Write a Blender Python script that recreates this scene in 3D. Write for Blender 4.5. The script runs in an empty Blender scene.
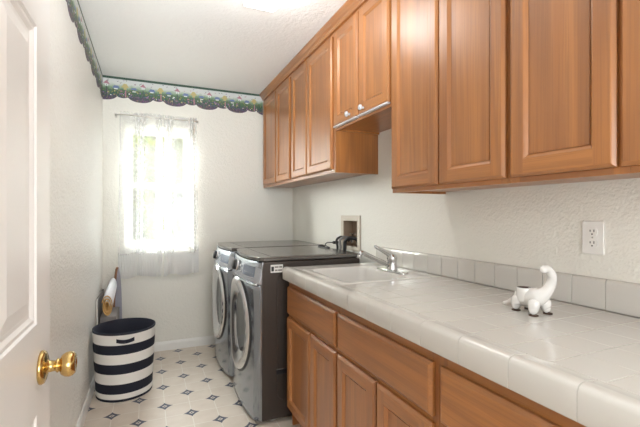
import bpy, bmesh, math, random
from mathutils import Vector, Matrix
random.seed(7)
scn = bpy.context.scene
COL = scn.collection
PI = math.pi

# ------------------------------------------------------------------ materials
class NT:
    def __init__(s, name):
        s.m = bpy.data.materials.new(name); s.m.use_nodes = True
        s.t = s.m.node_tree; s.t.nodes.clear()
        s.out = s.n('ShaderNodeOutputMaterial')
    def n(s, typ, ins=None, **kw):
        nd = s.t.nodes.new(typ)
        for k, v in kw.items(): setattr(nd, k, v)
        for k, v in (ins or {}).items(): s.set(nd, k, v)
        return nd
    def set(s, nd, k, v):
        i = nd.inputs[k]
        if isinstance(v, bpy.types.NodeSocket): s.t.links.new(v, i)
        elif isinstance(v, bpy.types.Node): s.t.links.new(v.outputs[0], i)
        else: i.default_value = v
    def math(s, op, a, b=None, c=None, clamp=False):
        nd = s.n('ShaderNodeMath', operation=op); nd.use_clamp = clamp
        s.set(nd, 0, a)
        if b is not None: s.set(nd, 1, b)
        if c is not None: s.set(nd, 2, c)
        return nd.outputs[0]
    def mix(s, f, a, b):
        nd = s.n('ShaderNodeMix', data_type='RGBA')
        s.set(nd, 0, f); s.set(nd, 6, a); s.set(nd, 7, b)
        return nd.outputs[2]
    def ramp(s, f, stops, interp='LINEAR'):
        nd = s.n('ShaderNodeValToRGB'); nd.color_ramp.interpolation = interp
        e = nd.color_ramp.elements
        while len(e) < len(stops): e.new(0.5)
        for i, (p, c) in enumerate(stops):
            e[i].position = p; e[i].color = c if len(c) == 4 else (*c, 1)
        s.set(nd, 0, f); return nd.outputs[0]
    def coord(s, which='Object'):
        return s.n('ShaderNodeTexCoord').outputs[which]
    def principled(s, **kw):
        p = s.n('ShaderNodeBsdfPrincipled')
        for k, v in kw.items(): s.set(p, k.replace('_', ' '), v)
        s.t.links.new(p.outputs[0], s.out.inputs[0]); return p
    def bump(s, h, strength=.3, dist=.01):
        return s.n('ShaderNodeBump', {'Strength': strength, 'Distance': dist, 'Height': h}).outputs[0]

def sm(name, col, rough=.5, metal=0, coat=0, **kw):
    t = NT(name); t.principled(Base_Color=(*col, 1), Roughness=rough, Metallic=metal, Coat_Weight=coat, **kw)
    return t.m

def wall_mat(name, col, scale=110, strength=.42, rough=.42):
    t = NT(name); c = t.coord('Object')
    n1 = t.n('ShaderNodeTexNoise', {'Vector': c, 'Scale': scale, 'Detail': 3.0})
    n2 = t.n('ShaderNodeTexNoise', {'Vector': c, 'Scale': scale*.35, 'Detail': 2.0})
    h = t.math('ADD', n1.outputs[0], t.math('MULTIPLY', n2.outputs[0], .8))
    t.principled(Base_Color=(*col, 1), Roughness=rough, Specular_IOR_Level=.45, Normal=t.bump(h, strength, .008))
    return t.m

def wood(name, horiz=False, tint=.76):
    t = NT(name); c = t.coord('Object')
    rnd = t.n('ShaderNodeObjectInfo').outputs['Random']
    off = t.n('ShaderNodeCombineXYZ', {0: t.math('MULTIPLY', rnd, 3.1), 1: t.math('MULTIPLY', rnd, 7.3), 2: t.math('MULTIPLY', rnd, 5.7)})
    p = t.n('ShaderNodeVectorMath', {0: c, 1: off}, operation='ADD')
    sc = (9, .8, 9) if horiz else (9, 9, .8)
    q = t.n('ShaderNodeVectorMath', {0: p, 1: sc}, operation='MULTIPLY')
    big = t.n('ShaderNodeTexNoise', {'Vector': q, 'Scale': .55, 'Detail': 2.0, 'Roughness': .45, 'Distortion': .35})
    rings = t.math('SINE', t.math('MULTIPLY', big.outputs[0], 48.0))
    rings = t.math('MULTIPLY_ADD', rings, .5, .5)
    rings = t.math('POWER', rings, 2.2)
    sf = (170, 3.2, 170) if horiz else (170, 170, 3.2)
    q2 = t.n('ShaderNodeVectorMath', {0: p, 1: sf}, operation='MULTIPLY')
    fine = t.n('ShaderNodeTexNoise', {'Vector': q2, 'Scale': 1.0, 'Detail': 3.0, 'Roughness': .6})
    q3 = t.n('ShaderNodeVectorMath', {0: p, 1: (30, .6, 30) if horiz else (30, 30, .6)}, operation='MULTIPLY')
    mid = t.n('ShaderNodeTexNoise', {'Vector': q3, 'Scale': 1.0, 'Detail': 2.0})
    base = t.ramp(mid.outputs[0], [(.3, (.46*tint, .170*tint, .044*tint)), (.7, (.58*tint, .235*tint, .064*tint))])
    base = t.mix(t.math('MULTIPLY', rings, .36), base, (.27*tint, .105*tint, .042*tint, 1))
    pores = t.ramp(fine.outputs[0], [(.40, (1, 1, 1)), (.52, (0, 0, 0))])
    base = t.mix(t.math('MULTIPLY', pores, .26), base, (.24*tint, .095*tint, .035*tint, 1))
    h = t.math('ADD', t.math('MULTIPLY', fine.outputs[0], .5), t.math('MULTIPLY', rings, -.25))
    wob = t.n('ShaderNodeTexNoise', {'Vector': p, 'Scale': 22.0, 'Detail': 1.0})
    h = t.math('ADD', h, t.math('MULTIPLY', wob.outputs[0], 1.2))
    t.principled(Base_Color=base, Roughness=.36, Specular_IOR_Level=.5, Coat_Weight=.5, Coat_Roughness=.28, Normal=t.bump(h, .16, .0022))
    return t.m

def floor_mat():
    t = NT('vinyl_floor'); c = t.coord('Object')
    s = t.n('ShaderNodeSeparateXYZ', {0: c})
    P = .1513
    u = t.math('DIVIDE', t.math('ADD', s.outputs[0], .2035), P)
    v = t.math('DIVIDE', t.math('SUBTRACT', s.outputs[1], 2.726), P)
    iu = t.math('ROUND', u); iv = t.math('ROUND', v)
    au = t.math('ABSOLUTE', t.math('MULTIPLY', t.math('SUBTRACT', u, iu), P))
    av = t.math('ABSOLUTE', t.math('MULTIPLY', t.math('SUBTRACT', v, iv), P))
    par = t.math('ABSOLUTE', t.math('MODULO', t.math('ADD', iu, iv), 2.0))
    even = t.math('LESS_THAN', par, .5)
    line = t.math('MAXIMUM', t.math('LESS_THAN', au, .0022), t.math('LESS_THAN', av, .0022))
    # astroid star with a lozenge ring
    su = t.math('POWER', t.math('DIVIDE', au, .052), .72); sv = t.math('POWER', t.math('DIVIDE', av, .052), .72)
    star = t.math('LESS_THAN', t.math('ADD', su, sv), 1.0)
    d = t.math('ADD', au, av)
    loz = t.math('LESS_THAN', d, .033); inner = t.math('LESS_THAN', d, .0165); core = t.math('LESS_THAN', d, .008)
    mark = t.math('MAXIMUM', star, loz)
    mark = t.math('MULTIPLY', mark, t.math('SUBTRACT', 1.0, t.math('MULTIPLY', inner, t.math('SUBTRACT', 1.0, core))))
    mark = t.math('MULTIPLY', mark, even)
    n = t.n('ShaderNodeTexNoise', {'Vector': c, 'Scale': 9.0, 'Detail': 4.0})
    tile = t.ramp(n.outputs[0], [(.3, (.64, .555, .465)), (.7, (.72, .64, .55))])
    tile = t.mix(line, tile, (.78, .74, .66, 1))
    nz = t.n('ShaderNodeTexNoise', {'Vector': c, 'Scale': 220.0})
    dark = t.mix(nz.outputs[0], (.035, .045, .085, 1), (.07, .075, .11, 1))
    col = t.mix(mark, tile, dark)
    t.principled(Base_Color=col, Roughness=.33, Normal=t.bump(t.math('SUBTRACT', 1.0, line), .15, .002))
    return t.m

def border_mat():
    # printed wallpaper border: sky on top, greenery, flowers along the scallops
    t = NT('garden_print_border'); c = t.coord('Object')
    s = t.n('ShaderNodeSeparateXYZ', {0: c})
    n1 = t.n('ShaderNodeTexNoise', {'Vector': c, 'Scale': 28.0, 'Detail': 4.0, 'Roughness': .7})
    n2 = t.n('ShaderNodeTexNoise', {'Vector': c, 'Scale': 90.0, 'Detail': 2.0})
    vor = t.n('ShaderNodeTexVoronoi', {'Vector': c, 'Scale': 75.0})
    z = t.math('DIVIDE', t.math('SUBTRACT', 2.435, s.outputs[2]), .20)      # 0 at top, 1 at bottom
    zz = t.math('ADD', z, t.math('MULTIPLY', t.math('SUBTRACT', n1.outputs[0], .5), .28))
    col = t.ramp(zz, [(.0, (.42, .50, .47)), (.12, (.62, .64, .64)), (.30, (.60, .63, .61)), (.44, (.24, .36, .24)), (.55, (.07, .15, .07)),
                      (.74, (.03, .09, .06)), (.86, (.06, .055, .085)), (1, (.09, .05, .10))])
    fl = t.ramp(vor.outputs['Color'], [(.0, (.55, .42, .10)), (.3, (.35, .12, .28)), (.5, (.10, .2, .08)), (.75, (.12, .16, .35)), (1, (.6, .55, .5))], 'CONSTANT')
    low = t.math('MULTIPLY', t.math('GREATER_THAN', zz, .50), t.math('GREATER_THAN', n2.outputs[0], .53))
    col = t.mix(t.math('MULTIPLY', low, .38), col, fl)
    top = t.math('LESS_THAN', z, .085)
    col = t.mix(top, col, (.025, .07, .045, 1))
    t.principled(Base_Color=col, Roughness=.5)
    return t.m

def curtain_mat(name, dens, lace=True):
    t = NT(name); c = t.coord('Object')
    s = t.n('ShaderNodeSeparateXYZ', {0: c})
    diff = t.n('ShaderNodeBsdfDiffuse', {'Color': (.90, .90, .89, 1)})
    trl = t.n('ShaderNodeBsdfTranslucent', {'Color': (.28, .28, .28, 1)})
    cloth = t.n('ShaderNodeMixShader', {0: .2, 1: diff.outputs[0], 2: trl.outputs[0]})
    tr = t.n('ShaderNodeBsdfTransparent', {'Color': (1, 1, 1, 1)})
    if lace:
        v = t.n('ShaderNodeTexVoronoi', {'Vector': c, 'Scale': 55.0}, feature='DISTANCE_TO_EDGE')
        n = t.n('ShaderNodeTexNoise', {'Vector': c, 'Scale': 34.0, 'Detail': 3.0})
        flowers = t.math('MULTIPLY', t.math('GREATER_THAN', n.outputs[0], .50), t.math('GREATER_THAN', v.outputs['Distance'], .05))
        at = t.n('ShaderNodeAttribute', attribute_name='gather').outputs['Fac']
        a = t.math('MULTIPLY_ADD', t.math('MULTIPLY_ADD', flowers, .36, .16), at, dens)
        a = t.math('MULTIPLY_ADD', flowers, .05, a)
    else:
        a = dens
    lw = t.n('ShaderNodeLayerWeight', {'Blend': .35})
    a = t.math('ADD', a, t.math('MULTIPLY', lw.outputs['Facing'], .38), clamp=True)
    mx = t.n('ShaderNodeMixShader', {0: a, 1: tr.outputs[0], 2: cloth.outputs[0]})
    t.t.links.new(mx.outputs[0], t.out.inputs[0])
    return t.m

def pane_mat():
    t = NT('window_glass')
    tr = t.n('ShaderNodeBsdfTransparent', {'Color': (.96, .98, .97, 1)})
    gl = t.n('ShaderNodeBsdfGlossy', {'Color': (1, 1, 1, 1), 'Roughness': .02})
    mx = t.n('ShaderNodeMixShader', {0: .06, 1: tr.outputs[0], 2: gl.outputs[0]})
    t.t.links.new(mx.outputs[0], t.out.inputs[0]); return t.m

def emit(name, col, st):
    t = NT(name); e = t.n('ShaderNodeEmission', {'Color': (*col, 1), 'Strength': st})
    t.t.links.new(e.outputs[0], t.out.inputs[0]); return t.m

def leaf_mat():
    t = NT('leaf_green')
    r = t.n('ShaderNodeTexNoise', {'Vector': t.coord('Object'), 'Scale': 2.5})
    col = t.ramp(r.outputs[0], [(.35, (.055, .095, .002)), (.65, (.21, .22, .005))])
    d = t.n('ShaderNodeBsdfDiffuse', {'Color': col}); l = t.n('ShaderNodeBsdfTranslucent', {'Color': col})
    mx = t.n('ShaderNodeMixShader', {0: .45, 1: d.outputs[0], 2: l.outputs[0]})
    t.t.links.new(mx.outputs[0], t.out.inputs[0]); return t.m

M = {}
M['wall'] = wall_mat('cream_wall_paint', (.78, .765, .705))
M['wall_w'] = wall_mat('cream_wall_paint_satin', (.80, .785, .74), 75, .75, .30)
M['ceil'] = wall_mat('ceiling_paint', (.87, .865, .85), 60, .4)
M['trim'] = sm('white_trim_paint', (.82, .81, .78), .35)
M['doorpaint'] = sm('white_door_paint', (.80, .785, .765), .28)
M['V'] = wood('oak_vertical'); M['H'] = wood('oak_horizontal', True)
M['floor'] = floor_mat(); M['border'] = border_mat()
M['tile'] = sm('white_glazed_tile', (.60, .58, .54), .16, coat=.3)
M['grout'] = sm('grey_grout', (.50, .475, .435), .85)
M['sink'] = sm('white_enamel', (.64, .62, .585), .2, coat=.3)
M['chrome'] = sm('chrome', (.56, .56, .56), .14, 1)
M['nickel'] = sm('brushed_steel', (.50, .49, .47), .25, 1)
M['brass'] = sm('polished_brass', (.62, .43, .17), .15, 1)
M['graph'] = sm('graphite_metal', (.32, .35, .39), .17, .9)
M['silver'] = sm('silver_panel', (.52, .56, .62), .24, .8)
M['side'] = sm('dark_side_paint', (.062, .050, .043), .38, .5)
M['lid'] = sm('dark_lid', (.15, .14, .13), .18, .6)
M['ring'] = sm('door_ring_silver', (.70, .71, .73), .13, 1)
M['black'] = sm('black_plastic', (.012, .012, .014), .35)
M['glass_dark'] = sm('dark_door_glass', (.02, .023, .027), .05, 0, Specular_IOR_Level=.22)
M['lcd'] = sm('control_display', (.16, .20, .28), .12, coat=.4)
M['navy'] = sm('navy_fabric', (.008, .010, .022), .8)
M['canvas'] = sm('white_canvas', (.80, .78, .74), .8)
M['cotton'] = sm('white_cotton', (.78, .79, .82), .9)
M['ceramic'] = sm('white_ceramic', (.70, .685, .66), .15, coat=.6)
M['soil'] = sm('dark_soil', (.06, .035, .025), .9)
M['plate'] = sm('white_plastic', (.80, .79, .76), .3)
M['clear'] = sm('frosted_plastic', (.50, .51, .53), .15)
M['strip'] = sm('pale_metal_strip', (.72, .72, .75), .3, .4)
M['lace'] = curtain_mat('sheer_lace', .40); M['ruffle'] = curtain_mat('sheer_ruffle', .84, False)
M['pane'] = pane_mat()
M['lamp'] = emit('lamp_glow', (1, .97, .94), 3.6)
M['leaf'] = leaf_mat(); M['bark'] = sm('bark', (.18, .12, .08), .9)
M['lawn'] = sm('pale_paving', (.55, .53, .48), .95)
M['tan'] = sm('tan_mat', (.55, .33, .12), .8); M['tan2'] = sm('brown_mat_core', (.16, .07, .03), .8)
M['grey'] = sm('grey_board', (.23, .21, .20), .6); M['pale'] = sm('pale_edge', (.62, .60, .56), .5)
M['bluegrey'] = sm('blue_grey_cover', (.33, .33, .39), .7); M['brown'] = sm('brown_edge', (.26, .12, .06), .6)
M['hose_g'] = sm('grey_hose', (.22, .22, .22), .4); M['boxbeige'] = sm('beige_plastic', (.62, .56, .47), .4)
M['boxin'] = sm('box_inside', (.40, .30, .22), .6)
for k, c in (('p_red', (.42, .20, .25)), ('p_blue', (.14, .20, .38)), ('p_yel', (.50, .42, .18)), ('p_pur', (.28, .14, .34)), ('p_dk', (.05, .06, .07)), ('p_lt', (.75, .78, .78))):
    M[k] = sm('print_' + k[2:], c, .5)

# ------------------------------------------------------------------ helpers
def wloc(o):
    v = Vector(o.location)
    while o.parent: o = o.parent; v += Vector(o.location)
    return v

class MB:
    """collects geometry in world coordinates"""
    def __init__(s, *mats):
        s.bm = bmesh.new(); s.mats = [M[m] for m in mats]
    def face(s, pts, mi=0, smooth=False):
        f = s.bm.faces.new([s.bm.verts.new(p) for p in pts]); f.material_index = mi; f.smooth = smooth; return f
    def box(s, x0, x1, y0, y1, z0, z1, mi=0, bev=0, seg=2):
        r = bmesh.ops.create_cube(s.bm, size=1, matrix=Matrix.Translation(((x0+x1)/2, (y0+y1)/2, (z0+z1)/2)) @ Matrix.Diagonal((abs(x1-x0), abs(y1-y0), abs(z1-z0), 1)))
        fs = set(f for v in r['verts'] for f in v.link_faces)
        if bev:
            es = list(set(e for v in r['verts'] for e in v.link_edges))
            b = bmesh.ops.bevel(s.bm, geom=es, offset=bev, segments=seg, affect='EDGES', profile=.5)
            fs = set(b['faces']) | set(f for f in fs if f.is_valid)
            for f in b['faces']: f.smooth = True
        for f in fs: f.material_index = mi
    def lathe(s, c, axis, prof, n=32, mi=0, smooth=True, sx=1, sy=1, mis=None):
        """prof: (radius, height along axis)"""
        axis = Vector(axis).normalized(); u = axis.orthogonal().normalized(); 
        if abs(axis.x) > .9: u = Vector((0, 1, 0))
        if abs(axis.z) > .9: u = Vector((1, 0, 0))
        w = axis.cross(u); c = Vector(c); rings = []
        for r, h in prof:
            if r < 1e-6: rings.append([s.bm.verts.new(c + axis*h)])
            else: rings.append([s.bm.verts.new(c + axis*h + u*math.cos(2*PI*k/n)*r*sx + w*math.sin(2*PI*k/n)*r*sy) for k in range(n)])
        for i in range(len(rings)-1):
            a, b = rings[i], rings[i+1]
            for k in range(n):
                k2 = (k+1) % n
                if len(a) == 1 and len(b) == 1: continue
                if len(a) == 1: vs = [a[0], b[k], b[k2]]
                elif len(b) == 1: vs = [a[k], b[0], a[k2]]
                else: vs = [a[k], b[k], b[k2], a[k2]]
                f = s.bm.faces.new(vs); f.material_index = mis[i] if mis else mi; f.smooth = smooth
    def tube(s, pts, r, n=10, mi=0, closed=False, caps=True):
        pts = [Vector(p) for p in pts]; rings = []; up = None
        for i, p in enumerate(pts):
            a = pts[max(i-1, 0)]; b = pts[min(i+1, len(pts)-1)]; d = (b-a).normalized()
            if up is None: up = d.orthogonal().normalized()
            up = (up - d*up.dot(d)).normalized(); w = d.cross(up)
            rr = r[i] if isinstance(r, (list, tuple)) else r
            rings.append([s.bm.verts.new(p + (up*math.cos(2*PI*k/n) + w*math.sin(2*PI*k/n))*rr) for k in range(n)])
        for i in range(len(rings)-1):
            for k in range(n):
                f = s.bm.faces.new([rings[i][k], rings[i][(k+1) % n], rings[i+1][(k+1) % n], rings[i+1][k]]); f.smooth = True; f.material_index = mi
        if caps:
            for rg in (rings[0][::-1], rings[-1]):
                f = s.bm.faces.new(rg); f.material_index = mi
    def prism(s, poly, vec, mi=0, smooth_side=False):
        """extrude a 3d polygon along vec"""
        vec = Vector(vec); a = [s.bm.verts.new(p) for p in poly]; b = [s.bm.verts.new(Vector(p)+vec) for p in poly]
        for f in (s.bm.faces.new(a[::-1]), s.bm.faces.new(b)): f.material_index = mi
        for i in range(len(a)):
            j = (i+1) % len(a); f = s.bm.faces.new([a[i], a[j], b[j], b[i]]); f.material_index = mi; f.smooth = smooth_side
    def build(s, name, parent=None, loc=None, label=None, cat=None, group=None, kind=None, recalc=True):
        if recalc: bmesh.ops.recalc_face_normals(s.bm, faces=s.bm.faces)
        base = Vector(loc) if loc is not None else Vector((0, 0, 0))
        if parent is not None: base = wloc(parent)
        if loc is not None and parent is not None: base = Vector(loc)
        bmesh.ops.translate(s.bm, verts=s.bm.verts, vec=-base)
        me = bpy.data.meshes.new(name); s.bm.to_mesh(me); s.bm.free()
        for m in s.mats: me.materials.append(m)
        o = bpy.data.objects.new(name, me); COL.objects.link(o)
        if parent is not None:
            o.parent = parent; o.location = base - wloc(parent)
        else: o.location = base
        if label: o['label'] = label
        if cat: o['category'] = cat
        if group: o['group'] = group
        if kind: o['kind'] = kind
        return o

def thing(name, loc, label, cat, group=None, kind=None):
    o = bpy.data.objects.new(name, None); COL.objects.link(o); o.location = loc; o.empty_display_size = .05
    if label: o['label'] = label
    if cat: o['category'] = cat
    if group: o['group'] = group
    if kind: o['kind'] = kind
    return o

def bez(pts, n=8):
    """Catmull-Rom through pts"""
    P = [Vector(p) for p in pts]; P = [P[0]*2-P[1]] + P + [P[-1]*2-P[-2]]; out = []
    for i in range(1, len(P)-2):
        for k in range(n):
            t = k/n; a, b, c, d = P[i-1], P[i], P[i+1], P[i+2]
            out.append(.5*((2*b)+(-a+c)*t+(2*a-5*b+4*c-d)*t*t+(-a+3*b-3*c+d)*t**3))
    out.append(P[-2]); return out

# ------------------------------------------------------------------ room shell
XL, XR, YB, YF, ZC = -.359, 1.375, 3.85, -1.25, 2.44
m = MB('floor'); m.box(-1.5, XR+.12, YF-.12, YB+.12, -.06, 0); m.build('floor', kind='structure')
m = MB('ceil'); m.box(-1.5, XR+.12, YF-.12, YB+.12, ZC, ZC+.08); m.build('ceiling', kind='structure')
m = MB('wall'); m.box(XR, XR+.12, YF, 2.434, 0, ZC); m.box(XR, XR+.12, 2.707, YB+.12, 0, ZC)
m.box(XR, XR+.12, 2.434, 2.707, 0, .987); m.box(XR, XR+.12, 2.434, 2.707, 1.218, ZC); m.box(XR+.09, XR+.12, 2.434, 2.707, .987, 1.218)
m.build('wall_right', kind='structure')
m = MB('wall_w'); m.box(XL-.12, XL, .305, YB+.12, 0, ZC); m.box(XL-.12, XL, YF, -.42, 0, ZC); m.box(XL-.12, XL, -.42, .305, 2.06, ZC)
m.build('wall_left', kind='structure')
m = MB('wall'); m.box(-1.5, .1, YF-.12, YF, 0, ZC); m.box(.9, XR+.12, YF-.12, YF, 0, ZC); m.box(.1, .9, YF-.12, YF, 0, 1.1); m.box(.1, .9, YF-.12, YF, 1.9, ZC); m.build('wall_front', kind='structure')
w2 = thing('added_window', (.1, YF-.06, 1.1), None, None, kind='structure'); m = MB('trim')  # unseen window added behind the camera to let in more light
for b in ((.1, .14, 1.1, 1.9), (.86, .9, 1.1, 1.9), (.48, .52, 1.14, 1.86), (.14, .86, 1.1, 1.14), (.14, .86, 1.86, 1.9)): m.box(b[0], b[1], YF-.09, YF-.04, b[2], b[3])
m.build('window_frame', w2)
m = MB('wall'); m.box(-1.5, -1.4, YF, YB, 0, ZC); m.box(-1.4, XL-.12, 1.2, 1.3, 0, ZC); m.build('wall_hall', kind='structure')
WX0, WX1, WZ0, WZ1 = -.19, .375, .93, 2.03
m = MB('wall'); m.box(XL, WX0, YB, YB+.12, 0, ZC); m.box(WX1, XR, YB, YB+.12, 0, ZC)
m.box(WX0, WX1, YB, YB+.12, 0, WZ0); m.box(WX0, WX1, YB, YB+.12, WZ1, ZC); m.build('wall_back', kind='structure')

# baseboards (stepped profile)
def baseb(name, a, b, inward):
    m = MB('trim'); a = Vector(a); b = Vector(b); n = Vector(inward)
    prof = [(0, 0), (.013, 0), (.013, .058), (.009, .070), (.006, .078), (0, .080)]
    m.prism([a + n*d + Vector((0, 0, z)) for d, z in prof], b-a)
    m.build(name, kind='structure')
baseb('baseboard_left', (XL, .375, 0), (XL, YB, 0), (1, 0, 0))
baseb('baseboard_back', (XL+.013, YB, 0), (XR, YB, 0), (0, -1, 0))
baseb('baseboard_front', (XL, YF, 0), (XR, YF, 0), (0, 1, 0))
# casing round the doorway in the left wall
m = MB('trim'); m.box(XL, XL+.015, .305, .37, 0, 2.13, 0, .004); m.box(XL, XL+.015, -.49, -.42, 0, 2.13, 0, .004); m.box(XL, XL+.015, -.42, .305, 2.06, 2.13, 0, .004)
m.box(XL-.12, XL, .290, .305, 0, 2.06); m.box(XL-.12, XL, -.42, -.405, 0, 2.06); m.box(XL-.12, XL, -.405, .290, 2.045, 2.06)
m.build('trim_1', kind='structure')

# ------------------------------------------------------------------ window
w = thing('window_1', (WX0, YB+.06, WZ0), None, None, kind='structure')
m = MB('trim'); fy0, fy1 = YB+.05, YB+.11
for b in ((WX0, WX0+.035, WZ0, WZ1), (WX1-.035, WX1, WZ0, WZ1), (WX0+.035, WX1-.035, WZ0, WZ0+.035), (WX0+.035, WX1-.035, WZ1-.035, WZ1)):
    m.box(b[0], b[1], fy0, fy1, b[2], b[3], 0, .003, 1)
m.build('window_frame', w)
m = MB('trim'); m.box(WX0, WX1, YB-.012, YB+.05, WZ0-.002, WZ0+.016, 0, .005); m.build('window_sill', w)
zm = 1.50
for z0, z1, y in ((WZ0+.035, zm+.02, fy0+.008), (zm-.02, WZ1-.035, fy0+.032)):
    m = MB('trim'); x0, x1 = WX0+.035, WX1-.035; t = .028
    m.box(x0, x0+t, y, y+.02, z0, z1); m.box(x1-t, x1, y, y+.02, z0, z1); m.box(x0+t, x1-t, y, y+.02, z0, z0+t+.006); m.box(x0+t, x1-t, y, y+.02, z1-t-.006, z1)
    s = m.build('sash', w)
    m = MB('pane'); m.box(x0+t, x1-t, y+.008, y+.011, z0+t, z1-t); m.build('pane', s)

# ------------------------------------------------------------------ outside
m = MB('lawn'); m.box(-8, 8, YB+.3, 16, -.5, -.4); m.build('ground', kind='structure')
def tree(loc, h, rad, seed, label, n=6500):
    r = random.Random(seed)
    t = thing('leafy_tree', loc, label, 'tree', 'trees outside the window')
    x, y, z = loc
    m = MB('bark'); m.tube(bez([(x, y, z), (x+.05, y, z+h*.3), (x-.03, y+.05, z+h*.7)], 5), [.09-.006*i for i in range(11)], 8)
    for k in range(7):
        a = r.random()*6.28; m.tube([(x, y, z+h*(.25+.07*k)), (x+math.cos(a)*rad*.7, y+math.sin(a)*rad*.7, z+h*(.4+.08*k))], [.03, .01], 6)
    m.build('trunk', t)
    m = MB('leaf')
    for k in range(n):
        th = r.random()*6.28; cz = r.uniform(-1, 1); q = r.random()**.4
        p = Vector((x+math.cos(th)*math.sqrt(1-cz*cz)*rad*q, y+math.sin(th)*math.sqrt(1-cz*cz)*rad*q, z+h*.58+cz*h*.42*q))
        R = Matrix.Rotation(r.random()*6.28, 3, 'Z') @ Matrix.Rotation(r.uniform(-1.2, 1.2), 3, 'X')
        s = r.uniform(.06, .12)*(1.7 if rad > 1.5 else 1)
        m.face([p + R @ Vector(v)*s for v in ((0, -1, 0), (.45, -.2, .1), (.3, .5, .05), (0, 1, -.1), (-.3, .5, .05), (-.45, -.2, .1))])
    m.build('foliage', t, recalc=False)
tree((-.75, 7.2, -.4), 3.9, 1.13, 1, 'yellow-green leafy tree seen through the left side of the window')
tree((1.02, 9.1, -.4), 4.3, 1.28, 2, 'yellow-green leafy tree seen through the right side of the window')
tree((-.35, 12.4, -.4), 4.6, 1.7, 3, 'hazy green tree standing farthest behind, seen through the window')

# ------------------------------------------------------------------ curtains
CZ0, CZ1, CZS = .69, 2.128, .885
def smooth(t): t = max(0, min(1, t)); return t*t*(3-2*t)
def curtain(x0, x1, bunch, label, seed):
    r = random.Random(seed); t = thing('sheer_curtain', ((x0+x1)/2, YB-.05, CZ1), label, 'curtain', 'sheer curtains at the window')
    nu = 220; ph = r.random()*6
    # cumulative fold phase: dense round the bunch
    def fold(u):
        x = x0+(x1-x0)*u; d = 0
        a = .004; f = 60*u
        for b, wd in bunch:
            g = math.exp(-((x-b)/wd)**2); a += .013*g; d += g
        return a, d
    phs = []; acc = ph
    for i in range(nu+1):
        a, d = fold(i/nu); acc += (2*PI*(x1-x0)/nu)*(9+26*d); phs.append((a, acc, min(1, d)))
    def pt(i, z, spread=1.0, amp=1.0, cx=None):
        u = i/nu; a, p, _d = phs[i]; x = x0+(x1-x0)*u; cx = (WX0+WX1)/2
        k = (CZ1-z)/(CZ1-CZS)
        xx = cx+(x-cx)*(1+.05*k*spread)
        y = YB-.048 + a*amp*math.sin(p+.3*math.sin(3*z)) + .004*math.sin(5*z+9*u)
        return (xx, y, z)
    m = MB('lace'); zs = [CZ1, CZ1-.012, CZ1-.026, CZ1-.04] + [CZ1-.05-(CZ1-.05-CZS)*k/14 for k in range(15)]
    rows = [[m.bm.verts.new(pt(i, z + (.006*math.sin(i*.9) if k == 0 else 0), 1, .55 if k < 4 else min(1, .6+.1*k))) for i in range(nu+1)] for k, z in enumerate(zs)]
    for a, b in zip(rows, rows[1:]):
        for i in range(nu): f = m.bm.faces.new([a[i], a[i+1], b[i+1], b[i]]); f.smooth = True
    o = m.build('curtain_panel', t, recalc=False)
    at = o.data.attributes.new('gather', 'FLOAT', 'POINT')
    for i, v in enumerate(at.data): v.value = phs[i % (nu+1)][2]
    m = MB('ruffle'); zs = [CZS+.012, CZS, CZS-.012] + [CZS-.012-(CZS-.012-CZ0)*k/7 for k in range(1, 8)]
    def rp(i, k, z):
        x, y, _ = pt(i, CZS); am = .0035+.0022*k
        return (x, YB-.05+am*math.sin(phs[i][1]*.42+.2*k)+.003*math.sin(i*.8+k*.5) - (.004 if k == 1 else 0), z + (.010*math.sin(i*.045+seed) if k == 9 else 0))
    rows = [[m.bm.verts.new(rp(i, k, z)) for i in range(nu+1)] for k, z in enumerate(zs)]
    for a, b in zip(rows, rows[1:]):
        for i in range(nu): f = m.bm.faces.new([a[i], a[i+1], b[i+1], b[i]]); f.smooth = True
    m.build('ruffle', t, recalc=False)
curtain(-.222, .120, [(-.06, .045), (.10, .03)], 'left white sheer lace curtain with gathered ruffle hem on the window', 3)
curtain(.126, .415, [(.17, .045), (.37, .03)], 'right white sheer lace curtain with gathered ruffle hem, nearer the washer', 5)
t = thing('curtain_rod', (.085, YB-.05, 2.10), 'thin pale curtain rod holding the sheer curtains above the window', 'curtain rod')
m = MB('pale'); m.tube([(-.262, YB-.048, 2.10), (.430, YB-.048, 2.10)], .006, 10); m.build('rod', t)
for x in (-.255, .423):
    m = MB('pale'); m.box(x-.006, x+.006, YB-.048, YB, 2.092, 2.108); m.box(x-.01, x+.01, YB-.005, YB, 2.08, 2.12); m.build('bracket', t)

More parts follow.
